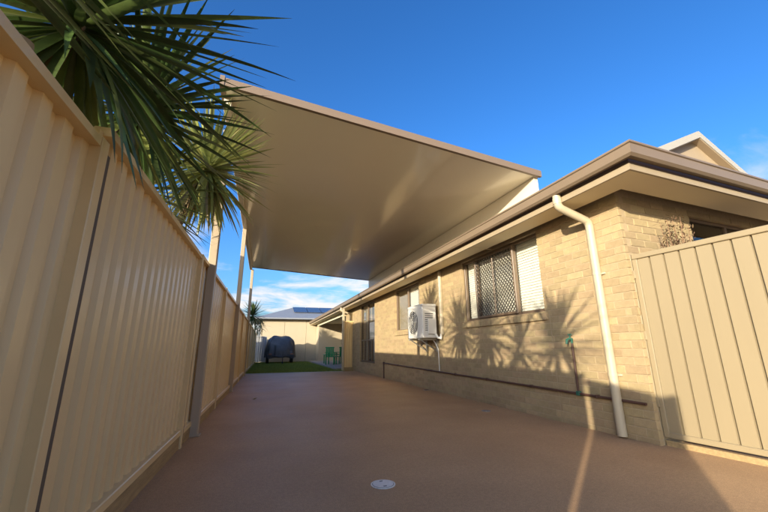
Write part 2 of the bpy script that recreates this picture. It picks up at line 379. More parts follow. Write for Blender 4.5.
for c in range(31):
    z = -.03 + c * .086
    if z > 2.6: break
    u = FY + (0 if c % 2 else -.12 + .12)
    first = .11 if c % 2 else .23
    a = FY
    b = a + first
    while a < WEND - .02:
        for p0, p1 in cut((a, min(b, WEND)), openS, z): bl.append((0, p0, p1, z))
        a = b + .01; b = a + .23
    a = W; first = .23 if c % 2 else .11; b = a + first
    while a < 8.0:
        for p0, p1 in cut((a, b), openF, z):
            if not (c % 2 == 0 and p0 == W): bl.append((1, p0, p1, z))
        a = b + .01; b = a + .23
def bsize(q):
    s_, u0, u1, z = q
    c = Vector((W, (u0 + u1) / 2, z)) if s_ == 0 else Vector(((u0 + u1) / 2, FY, z))
    dd = (c - Vector((0, 0, .95))); nrm = Vector((-1, 0, 0)) if s_ == 0 else Vector((0, -1, 0))
    vis = 1.0
    if s_ == 1 and z < 1.8: vis = .15                # hidden behind the gate
    return -vis * (u1 - u0) * abs(dd.normalized().dot(nrm)) / dd.length_squared
bl.sort(key=bsize)
bmesh_cache = {}
def brickmesh(L, side):
    k = (round(L, 3), side)
    if k not in bmesh_cache:
        mb = MB(); 
        if side == 0: mb.bbox(-.0, .05, -L / 2, L / 2, 0, .076, .003)
        else: mb.bbox(-L / 2, L / 2, 0, .05, 0, .076, .003)
        me = bpy.data.meshes.new('brick'); me.from_pydata(mb.v, [], mb.f); me.materials.append(M['brick_o']); bmesh_cache[k] = me
    return bmesh_cache[k]
rest = MB()
for i, (sd, u0, u1, z) in enumerate(bl):
    j = random.uniform(-.002, .002); L = u1 - u0; uc = (u0 + u1) / 2
    if i < 300:
        loc = Vector((W + j, uc, z)) if sd == 0 else Vector((uc, FY + fy(uc) + j, z))
        if c == 0 and sd == 1: pass
        o = mesh_obj('brick', brickmesh(L, sd), wall, loc - Vector((W, FY, 0)))
        if sd == 1: o.rotation_euler = (0, 0, math.atan(FK))
    elif sd == 0: rest.box(W + j, W + .05, u0, u1, z, z + .076)
    else: rest.box(u0, u1, FY + j, FY + .05, z, z + .076, fsh)
ro = rest.build('brickwork', 'brick_i', wall, recalc=False); tag(ro, kind='stuff')
cj = MB(); cj.bbox(W - .003, W + .002, 4.005, 4.018, .0, 1.42, .001); cj.build('control_joint', 'mortar', wall)
# window builder (side wall)
def window(y0, y1, z0, z1, splits, kinds, transom=None, lower=None, label=None):
    # opening filled with a brown frame, panes and blinds
    x0 = W + .052
    f = MB(); fw = .045
    f.bbox(x0, x0 + .06, y0 + .002, y0 + fw, z0, z1 - .002, .005); f.bbox(x0, x0 + .06, y1 - fw, y1 - .002, z0, z1 - .002, .005)
    f.bbox(x0 + .002, x0 + .058, y0 + fw, y1 - fw, z0, z0 + fw, .005); f.bbox(x0 + .002, x0 + .058, y0 + fw, y1 - fw, z1 - fw, z1 - .002, .005)
    win = f.build('window', 'frame', H)
    ed = [y0 + fw] + splits + [y1 - fw]
    for sp in splits:
        m_ = MB(); m_.bbox(x0 - .004, x0 + .054, sp - .022, sp + .022, z0 + fw, z1 - fw, .005); m_.build('mullion', 'frame', win)
    for i, kd in enumerate(kinds):
        a, b = ed[i], ed[i + 1]
        pn = MB(); pn.box(x0 + .026, x0 + .030, a + .004, b - .004, z0 + fw, z1 - fw); pn.build('pane', 'glass', win)
        if 'blind' in kd:
            s_ = MB(); z = z0 + .06
            while z < z1 - .05:
                s_.add([(x0 + .075, a + .01, z), (x0 + .091, a + .01, z + .044), (x0 + .093, a + .01, z + .044), (x0 + .077, a + .01, z - .001),
                        (x0 + .075, b - .01, z), (x0 + .091, b - .01, z + .044), (x0 + .093, b - .01, z + .044), (x0 + .077, b - .01, z - .001)],
                       [(0, 1, 5, 4), (3, 7, 6, 2), (1, 2, 6, 5), (0, 4, 7, 3), (0, 3, 2, 1), (4, 5, 6, 7)]); z += .042
            tag(s_.build('blind', 'blind', win, recalc=False), kind='stuff')
        if 'curtain' in kd or 'dark' in kd:
            s_ = MB(); n = int((b - a) / .03); vs = []; fs = []
            for q in range(n + 1):
                y = a + (b - a) * q / n; xx = x0 + .1 + .022 * math.sin(q * 1.25) + .006 * math.sin(q * .37)
                vs += [(xx, y, z0 + .03), (xx, y, z1 - .02)]
            for q in range(n): fs.append((2 * q, 2 * q + 2, 2 * q + 3, 2 * q + 1))
            s_.add(vs, fs); s_.build('curtain', 'curtain' if 'curtain' in kd else 'curtain_d', win, smooth=True, recalc=False)
        if 'screen' in kd:
            sc = MB(); xs = x0 - .028; fr = .04
            sc.bbox(xs, xs + .022, a - .03, a - .03 + fr, z0 + .03, z1 - .03, .004); sc.bbox(xs, xs + .022, b + .03 - fr, b + .03, z0 + .03, z1 - .03, .004)
            sc.bbox(xs + .001, xs + .021, a - .03 + fr, b + .03 - fr, z0 + .03, z0 + .03 + fr, .004); sc.bbox(xs + .001, xs + .021, a - .03 + fr, b + .03 - fr, z1 - .03 - fr, z1 - .03, .004)
            sc.bbox(xs + .001, xs + .021, (a + b) / 2 - .012, (a + b) / 2 + .012, z0 + .07, z1 - .07, .003)
            sf = sc.build('screen_frame', 'frame', win)
            la = MB(); ya, yb, za, zb = a + .01, b - .01, z0 + .07, z1 - .07; st = .075; wd = .0055
            hgt = zb - za
            q = ya - hgt
            while q < yb + hgt:
                for sg in (1, -1):
                    # line y = q + sg*(z-za) clipped to the rectangle
                    t0, t1 = 0, hgt
                    base = q if sg == 1 else q
                    if sg == 1: t0 = max(t0, ya - base); t1 = min(t1, yb - base)
                    else: t0 = max(t0, base - yb); t1 = min(t1, base - ya)
                    if t1 - t0 > .01:
                        A = Vector((xs + .008 + .003 * sg, base + sg * t0, za + t0)); Bv = Vector((xs + .008 + .003 * sg, base + sg * t1, za + t1))
                        dd = (Bv - A).normalized(); nn = Vector((0, -dd.z, dd.y)) * wd
                        X = Vector((.0025, 0, 0)); vs = [A - nn - X, A + nn - X, A + nn + X, A - nn + X, Bv - nn - X, Bv + nn - X, Bv + nn + X, Bv - nn + X]
                        la.add(vs, [(0, 1, 5, 4), (1, 2, 6, 5), (2, 3, 7, 6), (3, 0, 4, 7)])
                q += st
            tag(la.build('lattice', 'frame_d', win, recalc=False), kind='stuff')
    if transom:
        m_ = MB(); m_.bbox(x0 - .006, x0 + .056, y0 + fw, y1 - fw, transom - .025, transom + .025, .005); m_.build('transom', 'frame', win)
        for q in lower or []:
            m_ = MB(); m_.bbox(x0 - .003, x0 + .05, q - .018, q + .018, z0 + fw, transom - .025, .004); m_.build('glazing_bar', 'frame', win)
    if z0 > .9:
        n = int((y1 - y0 + .1) / .086)
        sl = MB(); sl.bbox(W - .020, W + .05, y0 - .05, y1 + .05, z0 - .115, z0 - .03, .004)
        sill = sl.build('sill', 'mortar', win)
        sb = MB()
        for q in range(n):
            yy = y0 - .05 + q * (y1 - y0 + .1) / n; w_ = (y1 - y0 + .1) / n
            j = random.uniform(-.0015, .0015)
            sb.add([(W - .034 + j, yy + .004, z0 - .118), (W - .034 + j, yy + w_ - .004, z0 - .118), (W - .034 + j, yy + w_ - .004, z0 - .03), (W - .034 + j, yy + .004, z0 - .03),
                    (W + .052, yy + .004, z0 - .118), (W + .052, yy + w_ - .004, z0 - .118), (W + .052, yy + w_ - .004, z0 + .001), (W + .052, yy + .004, z0 + .001)],
                   [(0, 1, 2, 3), (3, 2, 6, 7), (0, 3, 7, 4), (1, 5, 6, 2), (0, 4, 5, 1)])
        tag(sb.build('sill_bricks', 'brick_i', sill), kind='stuff')
    return win
w1 = window(*openS[0], [4.72, 5.80], ['blind', 'blind screen', 'blind'])
w2 = window(*openS[1], [9.30], ['blind', 'curtain'])
w3 = window(*openS[2], [13.42], ['curtain', 'dark'], transom=1.22, lower=[12.92, 13.94])
# front window (mostly hidden by the gate)
x0, x1, z0, z1 = openF[0]; f = MB()
for a, b, c_, d_ in [(x0, x0 + .05, z0, z1), (x1 - .05, x1, z0, z1), ((x0 + x1) / 2 - .025, (x0 + x1) / 2 + .025, z0 + .05, z1 - .05), (x0 + .05, x1 - .05, z1 - .05, z1), (x0 + .05, x1 - .05, z0, z0 + .05)]:
    f.box(a, b, FY + .055, FY + .1, c_, d_, fsh)
wf = f.build('window', 'frame', H)
f = MB(); f.box(x0 + .05, x1 - .05, FY + .075, FY + .08, z0 + .05, z1 - .05, fsh); f.build('pane', 'glass', wf)
# eaves: soffit, fascia, gutter as profiles swept round the corner
EX, EYF = .45, .50                                    # overhang at the side, at the front
GEND, FEND = 27.6, 12.6
def sweep(poly, m, name, parent):
    # poly = (outward, z), swept along the side eave, mitred at the corner, along the front eave
    def P(k, o_, z):
        xs = W - o_; yf = FY - (o_ + EYF - EX)
        if k == 0: return (xs, GEND, z)
        if k == 1: return (xs, yf + fy(xs), z)
        return (FEND, yf + fy(FEND), z)
    mb = MB(); n = len(poly); vs = [P(k, o_, z) for k in range(3) for o_, z in poly]
    fs = [(k * n + i, k * n + (i + 1) % n, (k + 1) * n + (i + 1) % n, (k + 1) * n + i) for k in range(2) for i in range(n)]
    fs += [tuple(range(n)), tuple(range(2 * n, 3 * n))]
    mb.add(vs, fs); return mb.build(name, m, parent)
roof_root = MB()
EZ = 2.80; PT = .47
ex = W - EX - .06; ey = FY - EYF - .06
RX = 7.6; RZ = EZ + (RX - ex) * PT; DG = 3.75
dz = EZ + (DG - ey) * PT
xl = ex + (dz - EZ) / PT; xr = 2 * RX - xl
BACK = GEND
def sy(x, y): return y + FK * (x - ex)
V = [(ex, sy(ex, ey), EZ), (2 * RX - ex, sy(2 * RX - ex, ey), EZ), (xl, DG + fy(xl), dz), (xr, DG + fy(xr), dz), (RX, DG + fy(RX), RZ), (ex, BACK, EZ), (2 * RX - ex, BACK, EZ), (RX, BACK - 4, RZ)]
roof_root.add(V, [(0, 1, 3, 2), (0, 2, 4, 7, 5), (1, 6, 7, 4, 3), (5, 7, 6)])
roof = roof_root.build('roof', 'roof', H)
sm = sweep([(.095, SZ), (EX - .012, SZ), (EX - .012, SZ + .012), (.095, SZ + .012)], 'soffit', 'soffit', H)
sweep([(EX - .010, SZ - .012), (EX + .014, SZ - .012), (EX + .014, SZ + .052), (EX - .010, SZ + .052)], 'trimcream', 'fascia_lip', roof)
sweep([(EX - .006, SZ + .053), (EX + .006, SZ + .053), (EX + .006, EZ - .03), (EX - .006, EZ - .03)], 'fascia', 'fascia', roof)
gp = [(EX + .02, 2.715), (EX + .095, 2.695), (EX + .118, 2.718), (EX + .125, 2.805), (EX + .138, 2.813), (EX + .138, 2.832), (EX + .118, 2.832), (EX + .112, 2.725), (EX + .09, 2.707), (EX + .02, 2.725)]
sweep(gp, 'gutter', 'gutter', roof)
for yy in (5.4, 9.0, 12.6):
    t = MB(); t.prism([(W - o_ * 1.0 - (.003 if o_ > EX + .05 else 0), z - (.003 if z < 2.73 else 0)) for o_, z in gp[:6]] + [(W - gp[6][0], gp[6][1] + .001)], 'y', yy, yy + .04); t.build('gutter_joiner', 'gutter', roof)
# soffit cover strips
for yy in (5.2, 7.6, 10.0, 12.4, 14.8):
    t = MB(); t.box(W - EX + .012, W - .002, yy - .012, yy + .012, SZ - .006, SZ - .001); t.build('cover_strip', 'soffit', sm)
# dutch gable over the front
gb = MB()
def gp_(x, z, y=0): return (x, DG + fy(x) - y, z)
gb.add([gp_(xl, dz, .02), gp_(xr, dz, .02), gp_(RX, RZ, .02)], [(0, 1, 2)])
gable = gb.build('gable', 'gable', H)
def barge(sgn, m, o0, o1, yo0, yo1, zoff=0, name='barge_board'):
    nx, nz_ = -PT * sgn, -1.0
    A = (xl if sgn < 0 else xr, dz); Bp = (RX, RZ)
    dn = math.hypot(PT, 1)
    def P(p, o_, y): return gp_(p[0], p[1] - o_ * dn + zoff, y)
    mb = MB(); vs = [P(p, o_, y) for p in (A, Bp) for o_, y in ((o0, yo0), (o1, yo0), (o1, yo1), (o0, yo1))]
    mb.add(vs, [(0, 1, 5, 4), (1, 2, 6, 5), (2, 3, 7, 6), (3, 0, 4, 7), (0, 3, 2, 1), (4, 5, 6, 7)]); mb.build(name, m, gable)
for sg in (-1, 1):
    barge(sg, 'barge', -.03, .09, .15, .17); barge(sg, 'barge', -.035, -.02, .0, .15, name='barge_cap'); barge(sg, 'gable', .09, .105, .02, .15, name='gable_soffit')
# inner raised triangle of the gable
ti = MB(); k = .55
tri = [(RX - (RX - xl) * k, dz + .02), (RX + (RX - xl) * k, dz + .02), (RX, dz + .02 + (RZ - dz) * k)]
ti.add([gp_(x, z, .022) for x, z in tri] + [gp_(x, z, .055) for x, z in tri], [(3, 4, 5), (0, 1, 4, 3), (1, 2, 5, 4), (2, 0, 3, 5)]); ti.build('gable_panel', 'render', gable)
# downpipes
def downpipe(y, ztop=2.70, xo=W - EX - .05):
    xw = W - .055
    t = MB(); r = .046
    t.tube([(xo, y, ztop), (xo, y, 2.60), (xo + .012, y, 2.565), (xo + .045, y, 2.54), (xw - .05, y, 2.43), (xw - .012, y, 2.40), (xw, y, 2.355), (xw, y, .02)], r, 16)
    dp = t.build('downpipe', 'pipe', H, smooth=True)
    t = MB(); t.tube([(xo, y, 2.66), (xo, y, 2.59)], r + .004, 16); t.build('pipe_collar', 'pipe', dp, smooth=True)
    for z in (1.75, .62):
        t = MB(); t.tube([(xw, y, z), (xw, y, z + .03)], r + .003, 16); t.bbox(xw + .03, W + .002, y - .075, y + .075, z + .004, z + .026, .003); t.build('pipe_clip', 'pipe', dp, smooth=True)
downpipe(3.13); downpipe(15.9)
# eastern return wing beyond the patio and the patio beam
t = MB(); t.box(W, 7.5, 26.0, 26.1, 0, SZ); t.box(W, W + .1, 26.1, 27.4, 0, SZ); t.build('rear_wing', 'render', H)
t = MB(); t.bbox(W - .12, W + .05, WEND + .02, 26.0, 2.44, SZ - .002, .006); t.build('patio_beam', 'soffit', H)
t = MB(); t.box(W + .05, 6.8, WEND, 26.0, SZ + .001, SZ + .02); t.build('patio_ceiling', 'soffit', H)
t = MB(); t.box(6.8, 6.9, WEND, 26.0, 0, SZ); t.build('patio_wall', 'render', H)

# gas / water pipe along the wall
gpz = lambda y: .375 + .011 * (y - 3.0)
gas = thing('wall_pipe', (W, 11.3, 0), 'dark brown pipe running low along the brick wall', 'pipe')
t = MB(); t.tube([(W - .028, 2.83, gpz(2.83)), (W - .028, 6, gpz(6)), (W - .028, 9, gpz(9)), (W - .028, 11.25, gpz(11.25))], .0145, 10); t.build('pipe_run', 'copper', gas, smooth=True)
t = MB(); t.tube([(W - .028, 11.29, -.02), (W - .028, 11.29, .47)], .019, 10); t.tube([(W - .028, 11.29, .44), (W - .028, 11.29, .50)], .026, 10); t.build('riser', 'copper', gas, smooth=True)
for y in np.arange(3.4, 11, 1.1):
    t = MB(); t.bbox(W - .047, W + .002, y - .012, y + .012, gpz(y) - .019, gpz(y) + .019, .003); t.build('saddle_clip', 'copper', gas)
tap = thing('garden_tap', (W, 3.66, 0), 'garden tap with green handle on a dark riser against the brick wall', 'tap')
t = MB(); t.tube([(W - .03, 3.66, gpz(3.66)), (W - .03, 3.66, 1.0)], .0135, 10); t.build('riser', 'copper', tap, smooth=True)
t = MB(); t.tube([(W - .03, 3.66, .98), (W - .03, 3.66, 1.03), (W - .07, 3.66, 1.035), (W - .105, 3.66, 1.02), (W - .115, 3.66, .97)], .014, 10); t.build('spout', 'tap', tap, smooth=True)
t = MB(); t.tube([(W - .05, 3.66, 1.04), (W - .05, 3.66, 1.085)], .008, 8); t.bbox(W - .08, W - .02, 3.653, 3.667, 1.08, 1.095, .003); t.bbox(W - .057, W - .043, 3.63, 3.69, 1.081, 1.094, .003); t.build('handle', 'tap', tap)
t = MB(); t.bbox(W - .05, W - .008, 3.635, 3.685, gpz(3.66) - .022, gpz(3.66) + .03, .004); t.build('tee_joint', 'tap', tap)

# ------------------------------------------------------------------ air conditioner
ac = thing('air_conditioner', (W - .27, 7.7, 1.12), 'white outdoor air conditioning unit bracketed to the brick wall', 'air conditioner')
ax0, ax1, ay0, ay1, az0, az1 = W - .43, W - .09, 7.30, 8.17, 1.14, 1.88
t = MB(); t.bbox(ax0, ax1, ay0, ay1, az0, az1, .014); t.build('casing', 'ac', ac)
cy, cz, rr = 7.82, 1.50, .265
t = MB(); t.tube([(ax0 - .002, cy, cz), (ax0 - .012, cy, cz)], rr, 28); t.build('fan_opening', 'ac_dark', ac)
gr = MB()
for k in range(1, 7):
    r_ = rr * k / 6; gr.tube([(ax0 - .02, cy + r_ * math.cos(a), cz + r_ * math.sin(a)) for a in np.linspace(0, 2 * math.pi, 29)], .004, 5, cap=False)
for k in range(8):
    a = k * math.pi / 4; gr.tube([(ax0 - .021, cy, cz), (ax0 - .021, cy + rr * math.cos(a), cz + rr * math.sin(a))], .004, 5)
gr.build('fan_grille', 'ac', ac)
t = MB()
for k in range(9):
    zz = az0 + .16 + k * .045; t.bbox(ax0 + .06, ax1 - .08, ay0 - .004, ay0 + .002, zz, zz + .016, .002)
t.build('side_louvre', 'ac_dark', ac)
t = MB(); t.bbox(ax0 + .12, ax1 - .02, ay0 - .035, ay0 - .001, az0 + .08, az0 + .42, .01) ; t.build('valve_cover', 'ac', ac)
t = MB(); t.bbox(ax0 - .004, ax1 + .004, ay0 - .004, ay1 + .004, az1 - .05, az1 + .006, .008); t.build('lid', 'ac', ac)
for y in (7.45, 8.0):
    t = MB(); t.bbox(ax0 - .05, W - .012, y - .02, y + .02, az0 - .045, az0 - .008, .003); t.bbox(W - .042, W - .001, y - .02, y + .02, az0 - .30, az0 - .046, .003)
    A = Vector((ax0 + .02, y, az0 - .045)); t.tube([A, (W - .03, y, az0 - .28)], .012, 6); t.build('bracket', 'bracket', ac)
t = MB(); t.bbox(ax0 - .03, ax0 + .03, 7.36, 8.08, az0 - .008, az0 + .0005, .002); t.bbox(ax1 - .05, ax1, 7.36, 8.08, az0 - .008, az0 + .0005, .002); t.build('bracket_rail', 'bracket', ac)
t = MB(); t.tube([(W - .12, 7.5, az0), (W - .06, 7.45, 1.02), (W - .025, 7.4, .9), (W - .02, 7.39, .42)], .009, 8); t.build('drain_hose', 'ac', ac, smooth=True)
t = MB(); t.bbox(W - .065, W + .001, 7.13, 7.21, 1.20, SZ - .003, .012); t.build('duct_cover', 'pipe', ac)
t = MB(); t.tube([(W - .045, 7.17, 1.22), (W - .06, 7.18, 1.13), (W - .10, 7.25, 1.15), (W - .16, 7.31, 1.3)], .026, 10); t.build('refrigerant_pipe', 'ac', ac, smooth=True)

# ------------------------------------------------------------------ canopy
cq = {'nl': (-.66, 4.12, 4.05), 'nr': (4.16, 4.32, 3.66), 'fl': (-.60, 14.60, 4.04), 'fr': (4.12, 14.20, 3.67)}
cn = thing('patio_canopy', (-.6, 4.86, 0), 'raised flat cream canopy roof over the driveway on tall posts', 'canopy')
def lerp(a, b, k): return tuple(a[i] + (b[i] - a[i]) * k for i in range(3))
TH = .085
def zup(p, h): return (p[0], p[1], p[2] + h)
nP = 10
for i in range(nP):                                   # roof sheets side by side, running from the house to the fence
    a0, a1 = lerp(cq['nl'], cq['fl'], i / nP), lerp(cq['nl'], cq['fl'], (i + 1) / nP - .0001); b0, b1 = lerp(cq['nr'], cq['fr'], i / nP), lerp(cq['nr'], cq['fr'], (i + 1) / nP - .0001)
    t = MB(); t.add([a0, b0, b1, a1, zup(a0, TH), zup(b0, TH), zup(b1, TH), zup(a1, TH)], [(0, 3, 2, 1), (4, 5, 6, 7), (0, 1, 5, 4), (1, 2, 6, 5), (2, 3, 7, 6), (3, 0, 4, 7)])
    t.build('roof_panel', 'canopy', cn)
def capstrip(a, b, out, h0, h1, th, name, m):
    o = Vector(out); t = MB(); A, Bq = Vector(a), Vector(b); Z = Vector((0, 0, 1))
    vs = [p + o * s_ + Z * h for p in (A, Bq) for s_, h in ((.002, h0), (th, h0), (th, h1), (.002, h1))]
    t.add(vs, [(0, 1, 5, 4), (1, 2, 6, 5), (2, 3, 7, 6), (3, 0, 4, 7), (0, 3, 2, 1), (4, 5, 6, 7)]); t.build(name, m, cn)
capstrip(zup(cq['nl'], 0), cq['nr'], (0, -1, 0), -.018, TH + .004, .05, 'edge_fascia', 'canopy_edge')
capstrip(cq['fl'], cq['fr'], (0, 1, 0), -.012, TH + .02, .05, 'edge_fascia', 'canopy_edge')
capstrip((cq['nl'][0], cq['nl'][1] - .058, cq['nl'][2]), (cq['fl'][0], cq['fl'][1] + .048, cq['fl'][2]), (-1, 0, 0), -.03, TH + .025, .055, 'edge_gutter', 'canopy_edge')
# bearer along the house side carried by roof brackets
t = MB(); a, b = Vector(cq['nr']), Vector(cq['fr'])
vs = [p + Vector((dx, 0, dz_)) for p in (a + Vector((0, .03, 0)), b) for dx, dz_ in ((-.10, -.004), (-.02, -.004), (-.02, -.40), (-.10, -.40))]
t.add(vs, [(0, 1, 5, 4), (1, 2, 6, 5), (2, 3, 7, 6), (3, 0, 4, 7), (0, 3, 2, 1), (4, 5, 6, 7)]); t.build('bearer', 'postw', cn)
for k in (.06, .36, .66, .94):
    p = lerp(cq['nr'], cq['fr'], k); rz_ = EZ + (p[0] - .06 - ex) * PT
    t = MB(); t.bbox(p[0] - .10, p[0] - .02, p[1] - .04, p[1] + .04, rz_ - .08, p[2] - .401, .004); t.build('roof_bracket', 'bracket', cn)
for (px, py) in [(-.675, 4.86), (-.635, 9.26), (-.575, 14.32)]:
    k = (px + .75) / 4.9; zt = 4.05 - .4 * k
    t = MB(); t.bbox(px - .048, px + .048, py - .048, py + .048, -.02, zt - .155, .008); po = t.build('post', 'post', cn)
    t = MB(); t.bbox(px - .07, px + .07, py - .07, py + .07, -.0, .012, .003); t.build('base_plate', 'post', po)
t = MB(); t.bbox(-.68, -.59, 4.3, 14.4, 3.885, 4.025, .006)
be = t.build('fence_side_beam', 'postw', cn)

# ------------------------------------------------------------------ side gate
GA = Vector((3.845, 2.80, 0)); gdir = Vector((.12, -1, 0)).normalized()
gate = thing('side_gate', tuple(GA), 'cream ribbed steel gate standing open beside the house corner', 'gate', rz=math.atan2(gdir.y, gdir.x))
GL = 2.7                                              # local x runs along the leaf towards the viewer, local y = -0.0 faces the drive
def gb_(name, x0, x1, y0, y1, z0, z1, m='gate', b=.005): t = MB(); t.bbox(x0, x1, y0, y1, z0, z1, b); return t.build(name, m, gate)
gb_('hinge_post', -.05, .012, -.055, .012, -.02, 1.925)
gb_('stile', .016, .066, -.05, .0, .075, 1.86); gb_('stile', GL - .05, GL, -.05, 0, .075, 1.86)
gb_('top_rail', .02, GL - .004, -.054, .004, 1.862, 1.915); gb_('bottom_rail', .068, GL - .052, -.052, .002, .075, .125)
gb_('plinth', .02, GL, -.045, -.012, -.03, .05, 'plinth')
t = MB(); prof = []; x = .068; per = .136
while x < GL - .06:
    for a, y in ((0, -.034), (.108, -.034), (.111, -.008), (.123, -.008), (.126, -.034)):
        if x + a < GL - .055: prof.append((x + a, y))
    x += per
vs = []
for x, y in prof: vs += [(x, y, .12), (x, y, 1.87)]
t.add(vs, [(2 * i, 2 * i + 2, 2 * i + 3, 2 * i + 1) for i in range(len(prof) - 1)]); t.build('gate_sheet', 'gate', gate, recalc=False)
for z in (.35, 1.0, 1.65): gb_('hinge', .004, .03, -.06, -.045, z, z + .09, 'gate', .003)

# ------------------------------------------------------------------ covers set in the drive
def cover(x, y, r, label, m='cover'):
    c = thing('drain_cover', (x, y, 0), label, 'drain cover')
    t = MB(); t.tube([(x, y, -.02), (x, y, .004)], r, 40); t.build('rim', m, c)
    t = MB(); t.tube([(x, y, .0041), (x, y, .0065)], r * .84, 40); t.build('lid', m, c)
    t = MB(); t.tube([(x, y, .0042), (x, y, .0046)], r * .88, 40); t.build('gap', 'ac_dark', c)
    t = MB()
    for s_ in (-1, 1): t.bbox(x - .012, x + .012, y + s_ * r * .55 - .006, y + s_ * r * .55 + .006, .0066, .0075, .0003)
    t.build('key_slot', 'ac_dark', c)
cover(.885, 2.735, .088, 'round white drain cover in the middle of the driveway')
cover(3.29, 5.06, .07, 'small pale drain cover near the foot of the brick wall', 'grey')
dr = thing('floor_drain', (3.6, 7.87, 0), 'small dark drain grate on the driveway below the air conditioner', 'drain')
t = MB(); t.bbox(3.54, 3.66, 7.81, 7.93, -.01, .005, .002); t.build('frame', 'bracket', dr)
t = MB()
for k in range(5): t.bbox(3.55, 3.65, 7.822 + k * .022, 7.832 + k * .022, .0051, .008, .001)
t.build('grate', 'ac_dark', dr)
lf = MB(); lf.add([(-.12, 7.72, .006), (-.07, 7.70, .012), (-.03, 7.74, .03), (-.08, 7.77, .022), (-.075, 7.735, .0035)], [(0, 1, 4), (1, 2, 4), (2, 3, 4), (3, 0, 4)])
tag(lf.build('fallen_leaf', 'leaf_p', off=(-.08, 7.73, 0)), 'small pale fallen leaf on the brown driveway near the fence', 'leaf')

# ------------------------------------------------------------------ yuccas over the fence
def leafmesh(droop, W_=.032, mname='leaf', seg=8, fold=.34):
    vs = []; fs = []
    for i in range(seg + 1):
        t = i / seg
        w = W_ * min(1, .45 + 2.2 * t) * (1 - t ** 2.6) if i < seg else .0006
        z = -droop * t ** 2.1; x = t * (1 - .22 * droop * t)
        vs += [(x, -w, z + w * fold), (x, 0, z), (x, w, z + w * fold)]
    for i in range(seg):
        a = 3 * i; fs += [(a, a + 3, a + 4, a + 1), (a + 1, a + 4, a + 5, a + 2)]
    return vs, fs
def leafdata(droop, W_, mname):
    vs, fs = leafmesh(droop, W_); me = bpy.data.meshes.new('leaf'); me.from_pydata(vs, [], fs); me.materials.append(M[mname])
    for p in me.polygons: p.use_smooth = True
    return me
LM = {}
for mname in ('leaf', 'leaf_m', 'leaf_sunlit', 'leaf_dry'):
    LM[mname] = [leafdata(dv, .021 + .005 * (k % 2), mname) for k, dv in enumerate((.03, .10, .2, .34))]
def leafdirs(n, rnd, lo=-55, hi=85):
    out = []
    for i in range(n):
        k = (i + .5) / n; el = R(lo + (hi - lo) * k ** .92 + rnd.uniform(-7, 7)); az = i * 2.39996 + rnd.uniform(-.25, .25)
        out.append((az, el, k))
    return out
def leafquat(az, el, roll):
    d_ = Vector((math.cos(el) * math.cos(az), math.cos(el) * math.sin(az), math.sin(el)))
    up = Vector((0, 0, 1)) if abs(d_.z) < .97 else Vector((-math.cos(az), -math.sin(az), 0))
    y = up.cross(d_).normalized(); z = d_.cross(y)
    return Matrix((d_, y, z)).transposed().to_quaternion() @ Quaternion((1, 0, 0), roll)
def yucca(base, heads, label, group, individual=True, mname='leaf', dry=.06, seed=1, name='yucca', lenk=1.0, nl=110, lo=-55):
    rnd = random.Random(seed)
    Y = thing(name, base, label, 'yucca' if name == 'yucca' else 'palm', group)
    b = Vector(base)
    tr = MB()
    for hc in heads:
        h = Vector(hc); pts = [b, Vector((b.x + (h.x - b.x) * .15, b.y + (h.y - b.y) * .3, b.z + (h.z - b.z) * .35)) + Vector((rnd.uniform(-.05, .05), rnd.uniform(-.05, .05), 0)), Vector((b.x + (h.x - b.x) * .45, b.y + (h.y - b.y) * .6, b.z + (h.z - b.z) * .7)) + Vector((rnd.uniform(-.04, .02), rnd.uniform(-.04, .04), 0)), h + Vector((0, 0, .06))]
        tr.tube(pts, [.085, .055, .042, .032], 10)
    tr.build('trunk', 'trunk', Y, smooth=True)
    cr = MB()
    for hi_, hc in enumerate(heads):
        h = Vector(hc); n = nl[hi_] if isinstance(nl, (list, tuple)) else nl
        for az, el, k in leafdirs(n, rnd, lo):
            L = lenk * rnd.uniform(.60, .80) * (.82 if k < .12 else 1) * (.7 if k > .93 else 1)
            dv = min(3, max(0, int(rnd.gauss(1.9 - 1.7 * k, .7))))
            st = h + Vector((math.cos(az) * .03, math.sin(az) * .03, -.10 + .2 * k)); roll = rnd.uniform(-.4, .4)
            for _ in range(40):                       # leaves that reach past the fence hang over its top rail
                q = leafquat(az, el, roll); dr = (.03, .10, .2, .34)[dv]; bad = False
                for ti in range(1, 13):
                    tt = ti / 12; w_ = st + q @ Vector((tt * (1 - .22 * dr * tt) * L, 0, -dr * tt ** 2.1 * L))
                    if -.02 - .12 < w_.x - (-.755 + .0135 * w_.y) < .03 and w_.z < 2.01 and w_.y < 26: bad = True
                if not bad: break
                el += .06
            mk = 'leaf_dry' if (k < .16 and rnd.random() < dry * 6) else mname
            if mk == 'leaf' and rnd.random() < .28: mk = 'leaf_m'
            if individual:
                o = mesh_obj('leaf', LM[mk][dv], Y, st - b, q); o.scale = (L, rnd.uniform(.8, 1.1), L)
            else:
                vs, fs = leafmesh((.03, .10, .2, .34)[dv], .028)
                cr.add([st + q @ Vector((v_[0] * L, v_[1], v_[2] * L)) for v_ in vs], fs)
    if not individual: tag(cr.build('crown', mname, Y, recalc=False, smooth=True), kind='stuff')
    return Y
y1 = yucca((-1.3, 1.85, -.03), [(-.90, 1.70, 2.42), (-1.0, .72, 2.2)], 'large dark green yucca hanging over the nearest fence panel at top left', None, True, 'leaf', seed=3, nl=[215, 85], lenk=1.22, dry=.0, lo=-75)
y1b = yucca((-1.35, 2.5, -.03), [(-.92, 2.55, 2.55), (-1.2, 3.4, 2.3)], 'dark green yucca with drooping leaves over the second fence panel', None, True, 'leaf', seed=4, nl=[185, 115], lenk=1.15, dry=.0, lo=-70)
